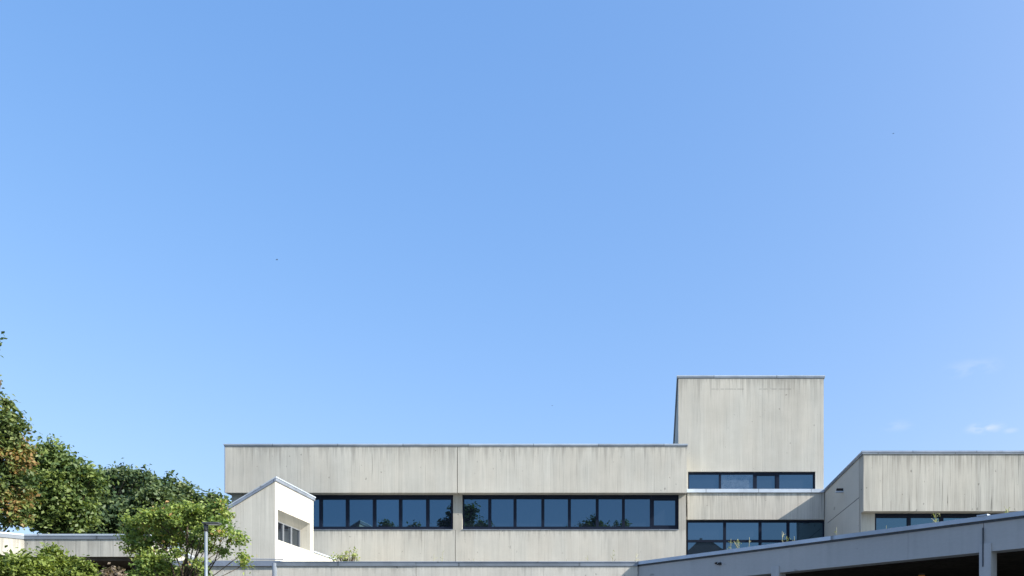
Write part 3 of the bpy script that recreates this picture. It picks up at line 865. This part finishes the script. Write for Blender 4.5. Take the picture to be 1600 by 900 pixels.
# shrubs and weeds
def shrub(name, base, blobs, label, mat, clumps, per, spread, size, cat='shrub', group=None, stems=30):
    t = thing(name, base, label, cat, group)
    pts, ks = blob_points(blobs, clumps)
    bm = bmesh.new()
    b0 = Vector(base)
    for j in range(min(stems, clumps)):
        e_ = Vector(pts[j]); s_ = b0 + Vector((random.uniform(-.1, .1), random.uniform(-.1, .1), 0))
        tube(bm, [s_, s_.lerp(e_, .5) + Vector((0, 0, .1 * (e_ - s_).length)), e_], [.02, .012, .005], 5)
    obj('stem', bm, M['bark'], t)
    leaves_mesh('foliage', pts, per, spread, size, mat, t, up=.5)
    return t
YH = 13.0
shrub('hedge_shrub', (X(30, YH), YH, 0), pix_blobs([(10, 890, 34, 22, 0), (45, 893, 34, 20, 0), (-30, 893, 34, 22, 0), (20, 920, 50, 30, 0)], YH),
      'sunlit green shrub under the white corner of the walkway roof', 'leaf_hedge', 150, 80, .13, .058, group='shrubs before the walkway')
shrub('hedge_shrub', (X(95, YH + .6), YH + .6, 0), pix_blobs([(82, 882, 24, 20, 0), (78, 868, 10, 10, 0), (108, 890, 28, 18, 0), (128, 898, 16, 14, 0), (95, 915, 44, 26, 0), (70, 896, 26, 22, 0)], YH + .6),
      'feathery green shrub reaching up across the grey edge of the walkway roof', 'leaf_hedge', 150, 80, .12, .058, group='shrubs before the walkway')
shrub('dry_shrub', (X(172, 19.4), 19.4, 0), pix_blobs([(172, 898, 18, 14, 0), (180, 912, 26, 18, 0), (160, 905, 14, 12, 0)], 19.4),
      'dry tan brown shrub in the dark gap below the walkway roof', 'leaf_tan', 60, 40, .13, .08)
shrub('dark_shrub', (X(285, 17.6), 17.6, 0), pix_blobs([(285, 898, 30, 14, 0), (310, 895, 12, 14, 0), (265, 905, 26, 16, 0)], 17.6),
      'dull green shrub at the foot of the small bright tree', 'leaf_mid', 80, 44, .14, .08)
ZR = 3.9
Yw = 24.0
sh = shrub('roof_shrub', (X(543, Yw), Yw, ZR), pix_blobs([(528, 870, 12, 6, 0), (545, 864, 14, 9, 0), (556, 869, 10, 7, 0), (538, 874, 20, 6, 0)], Yw),
           'pale green bush growing on the low roof next to the white pavilion', 'leaf_pale', 40, 7, .09, .055, cat='plant', stems=46)
def weed(u, v, Y, label, leafy=0.5, base_z=ZR, spread=.05):
    top = P(u, v, Y)
    b = Vector((top.x + random.uniform(-.05, .05), Y, base_z))
    t = thing('roof_weed', b, label, 'weed', 'weeds on the low roofs')
    bm = bmesh.new()
    h = top.z - b.z
    tube(bm, [b, b.lerp(top, .5) + Vector((random.uniform(-.03, .03), 0, 0)), top], [.011, .008, .005], 5)
    for k in range(4):
        s_ = b.lerp(top, random.uniform(.4, .9)); tube(bm, [s_, s_ + Vector((random.uniform(-.12, .12), random.uniform(-.1, .1), random.uniform(.04, .14)))], [.008, .004], 4)
    obj('stem', bm, M['weed_stem'], t)
    n = max(3, int(16 * leafy))
    pts = [tuple(b.lerp(top, random.uniform(.35, 1.0)) + Vector((random.uniform(-1, 1) * spread, random.uniform(-1, 1) * spread, 0))) for _ in range(n)]
    leaves_mesh('foliage', pts, 6, .045, .027, 'leaf_weed', t)
for u, v, Y, lf, lab in (
        (678, 866, 24, .2, 'thin dry weed, left one of the pair before the joint below the pier'),
        (691, 862, 24, .4, 'thin greenish weed, right one of the pair before the joint below the pier'),
        (740, 873, 24, .1, 'tiny weed on the low roof just right of the facade joint'),
        (885, 874, 24, .1, 'tiny weed on the low roof below the middle of the right window ribbon'),
        (918, 868, 24, .3, 'short weed on the low roof left of the canopy corner'),
        (958, 860, 24, .3, 'dark stemmed weed on the low roof nearest left of the canopy corner'),
        (994, 864, 24, .3, 'upright weed on the roof right behind the canopy corner'),
        (1142, 842, 20, .6, 'leafy weed on the canopy roof before the second tower pane, left one'),
        (1153, 842, 20, 1.0, 'bushy yellow green weed on the canopy roof before the second tower pane'),
        (1171, 841, 20, .1, 'bare pale stalk on the canopy roof before the second tower pane'),
        (1222, 830, 20, .5, 'pale stalk on the canopy roof before the third tower pane'),
        (1229, 838, 20, .7, 'low leafy weed on the canopy roof at the third tower mullion'),
        (1241, 838, 20, .5, 'low leafy weed on the canopy roof right of the third tower mullion'),
        (1307, 824, 20, .1, 'thin pale stalk on the canopy roof before the shaded flank wall'),
        (1385, 821, 18, .1, 'short white stalk on the canopy roof before the right block window'),
        (1462, 802, 16, .9, 'leafy pale weed on the canopy roof before the second pane of the right block'),
        (1576, 796, 14, .2, 'tiny weed at the upper right end of the canopy edge')):
    weed(u, v, Y, lab, lf)

# ------------------------------------------------------------------ birds far up
def bird(u, v, Y, s, label, yaw):
    p = P(u, v, Y)
    bm = bmesh.new()
    bmesh.ops.create_uvsphere(bm, u_segments=10, v_segments=8, radius=1)
    bmesh.ops.scale(bm, verts=bm.verts, vec=(.5, .14, .13))
    for sgn in (-1, 1):
        a = [bm.verts.new(q) for q in ((.15, .08 * sgn, .05), (-.18, .08 * sgn, .05), (-.2, .55 * sgn, .16), (-.16, 1.0 * sgn, .06), (.08, .5 * sgn, .17))]
        b = [bm.verts.new(q.co + Vector((0, 0, .02))) for q in a]
        bm.faces.new(a); bm.faces.new(b[::-1])
        for i in range(5): bm.faces.new((a[i], b[i], b[(i + 1) % 5], a[(i + 1) % 5]))
    tl = [bm.verts.new(q) for q in ((-.4, -.04, 0), (-.4, .04, 0), (-.75, .12, .02), (-.75, -.12, .02))]
    t2 = [bm.verts.new(q.co + Vector((0, 0, .02))) for q in tl]
    bm.faces.new(tl); bm.faces.new(t2[::-1])
    for i in range(4): bm.faces.new((tl[i], t2[i], t2[(i + 1) % 4], tl[(i + 1) % 4]))
    bmesh.ops.scale(bm, verts=bm.verts, vec=(s, s, s))
    o = obj('bird', bm, M['bird'])
    o.location = p; o.rotation_euler = (0, math.radians(-8), yaw)
    return tag(o, label, 'bird', 'birds in the sky')
bird(433, 406, 90, .22, 'tiny dark bird in the open sky above the left end of the wing', .5)
bird(1396, 209, 90, .16, 'tiny dark bird high in the sky at the upper right', 1.2)
bird(863, 634, 110, .16, 'faint tiny bird low in the sky above the middle of the wing', .9)

# ------------------------------------------------------------------ what the windows mirror (behind the camera)
hy = -14.0
hs_ = thing('hip_roof_house', (6.4, hy - 4, 0), 'pale house with a dark hipped roof mirrored in the first low tower window', 'house')
obj('wall', bx(4.2, 9.2, hy - 7, hy, 0, 13.6), M['render_wall'], hs_)
bm = bmesh.new()
b4 = [bm.verts.new(p) for p in ((3.8, hy + .5, 13.6), (9.6, hy + .5, 13.6), (9.6, hy - 7.5, 13.6), (3.8, hy - 7.5, 13.6))]
r2 = [bm.verts.new(p) for p in ((5.8, hy - 3.5, 15.9), (7.5, hy - 3.5, 15.9))]
bm.faces.new(b4[::-1]); bm.faces.new((b4[0], b4[1], r2[1], r2[0])); bm.faces.new((b4[1], b4[2], r2[1])); bm.faces.new((b4[2], b4[3], r2[0], r2[1])); bm.faces.new((b4[3], b4[0], r2[0]))
rf = obj('roof', bm, M['tiles'], hs_)
obj('chimney', bx(6.1, 6.4, hy - 3.7, hy - 3.3, 15.6, 16.3), M['render_wall'], rf)
def mir(lst, Yb):
    """crown lobes behind the camera given by where their mirror image shows in the wing's windows"""
    D = 2 * (YG + .055) - Yb            # optical distance of the mirror image
    return [((u - 1008) / 1300 * D, Yb + dy, EYE + (1047 - v) / 1300 * D, ru * D / 1300, ru * D / 1300, rv * D / 1300) for (u, v, ru, rv, dy) in lst]
G2 = 'trees mirrored in the windows'
for u, lst, lab, mt, cl in (
        (722, [(726, 805, 22, 22, 0), (735, 795, 12, 14, 0), (705, 812, 14, 22, 0), (718, 830, 30, 24, 0), (690, 826, 12, 10, 0)], 'dark tree mirrored in the panes either side of the wing pier', 'leaf_dark', 240),
        (757, [(757, 822, 10, 9, 0), (758, 840, 16, 14, 0)], 'round dark tree mirrored at the bottom of the first pane right of the pier', 'leaf_dark', 90),
        (930, [(926, 820, 12, 9, 0), (938, 824, 10, 8, 0), (908, 828, 7, 6, 0), (960, 822, 7, 10, 0), (968, 820, 6, 9, 0), (930, 845, 34, 22, 0)], 'ragged dark tree mirrored in the middle of the right window ribbon', 'leaf_mid', 150),
        (649, [(649, 824, 8, 9, 0), (650, 845, 14, 16, 0)], 'narrow dark tree mirrored low in the left window ribbon', 'leaf_dark', 80),
        (595, [(592, 828, 8, 6, 0), (596, 845, 18, 16, 0)], 'low dark tree mirrored in the left window ribbon near the white pavilion', 'leaf_dark', 80)):
    Yb = -16.0
    bl = mir(lst, Yb)
    make_tree('distant_tree', (bl[-1][0], Yb, 0), bl, lab, mt, clumps=cl, per=40, spread=.55, size=.28, r0=.25, group=G2, twigs=40)
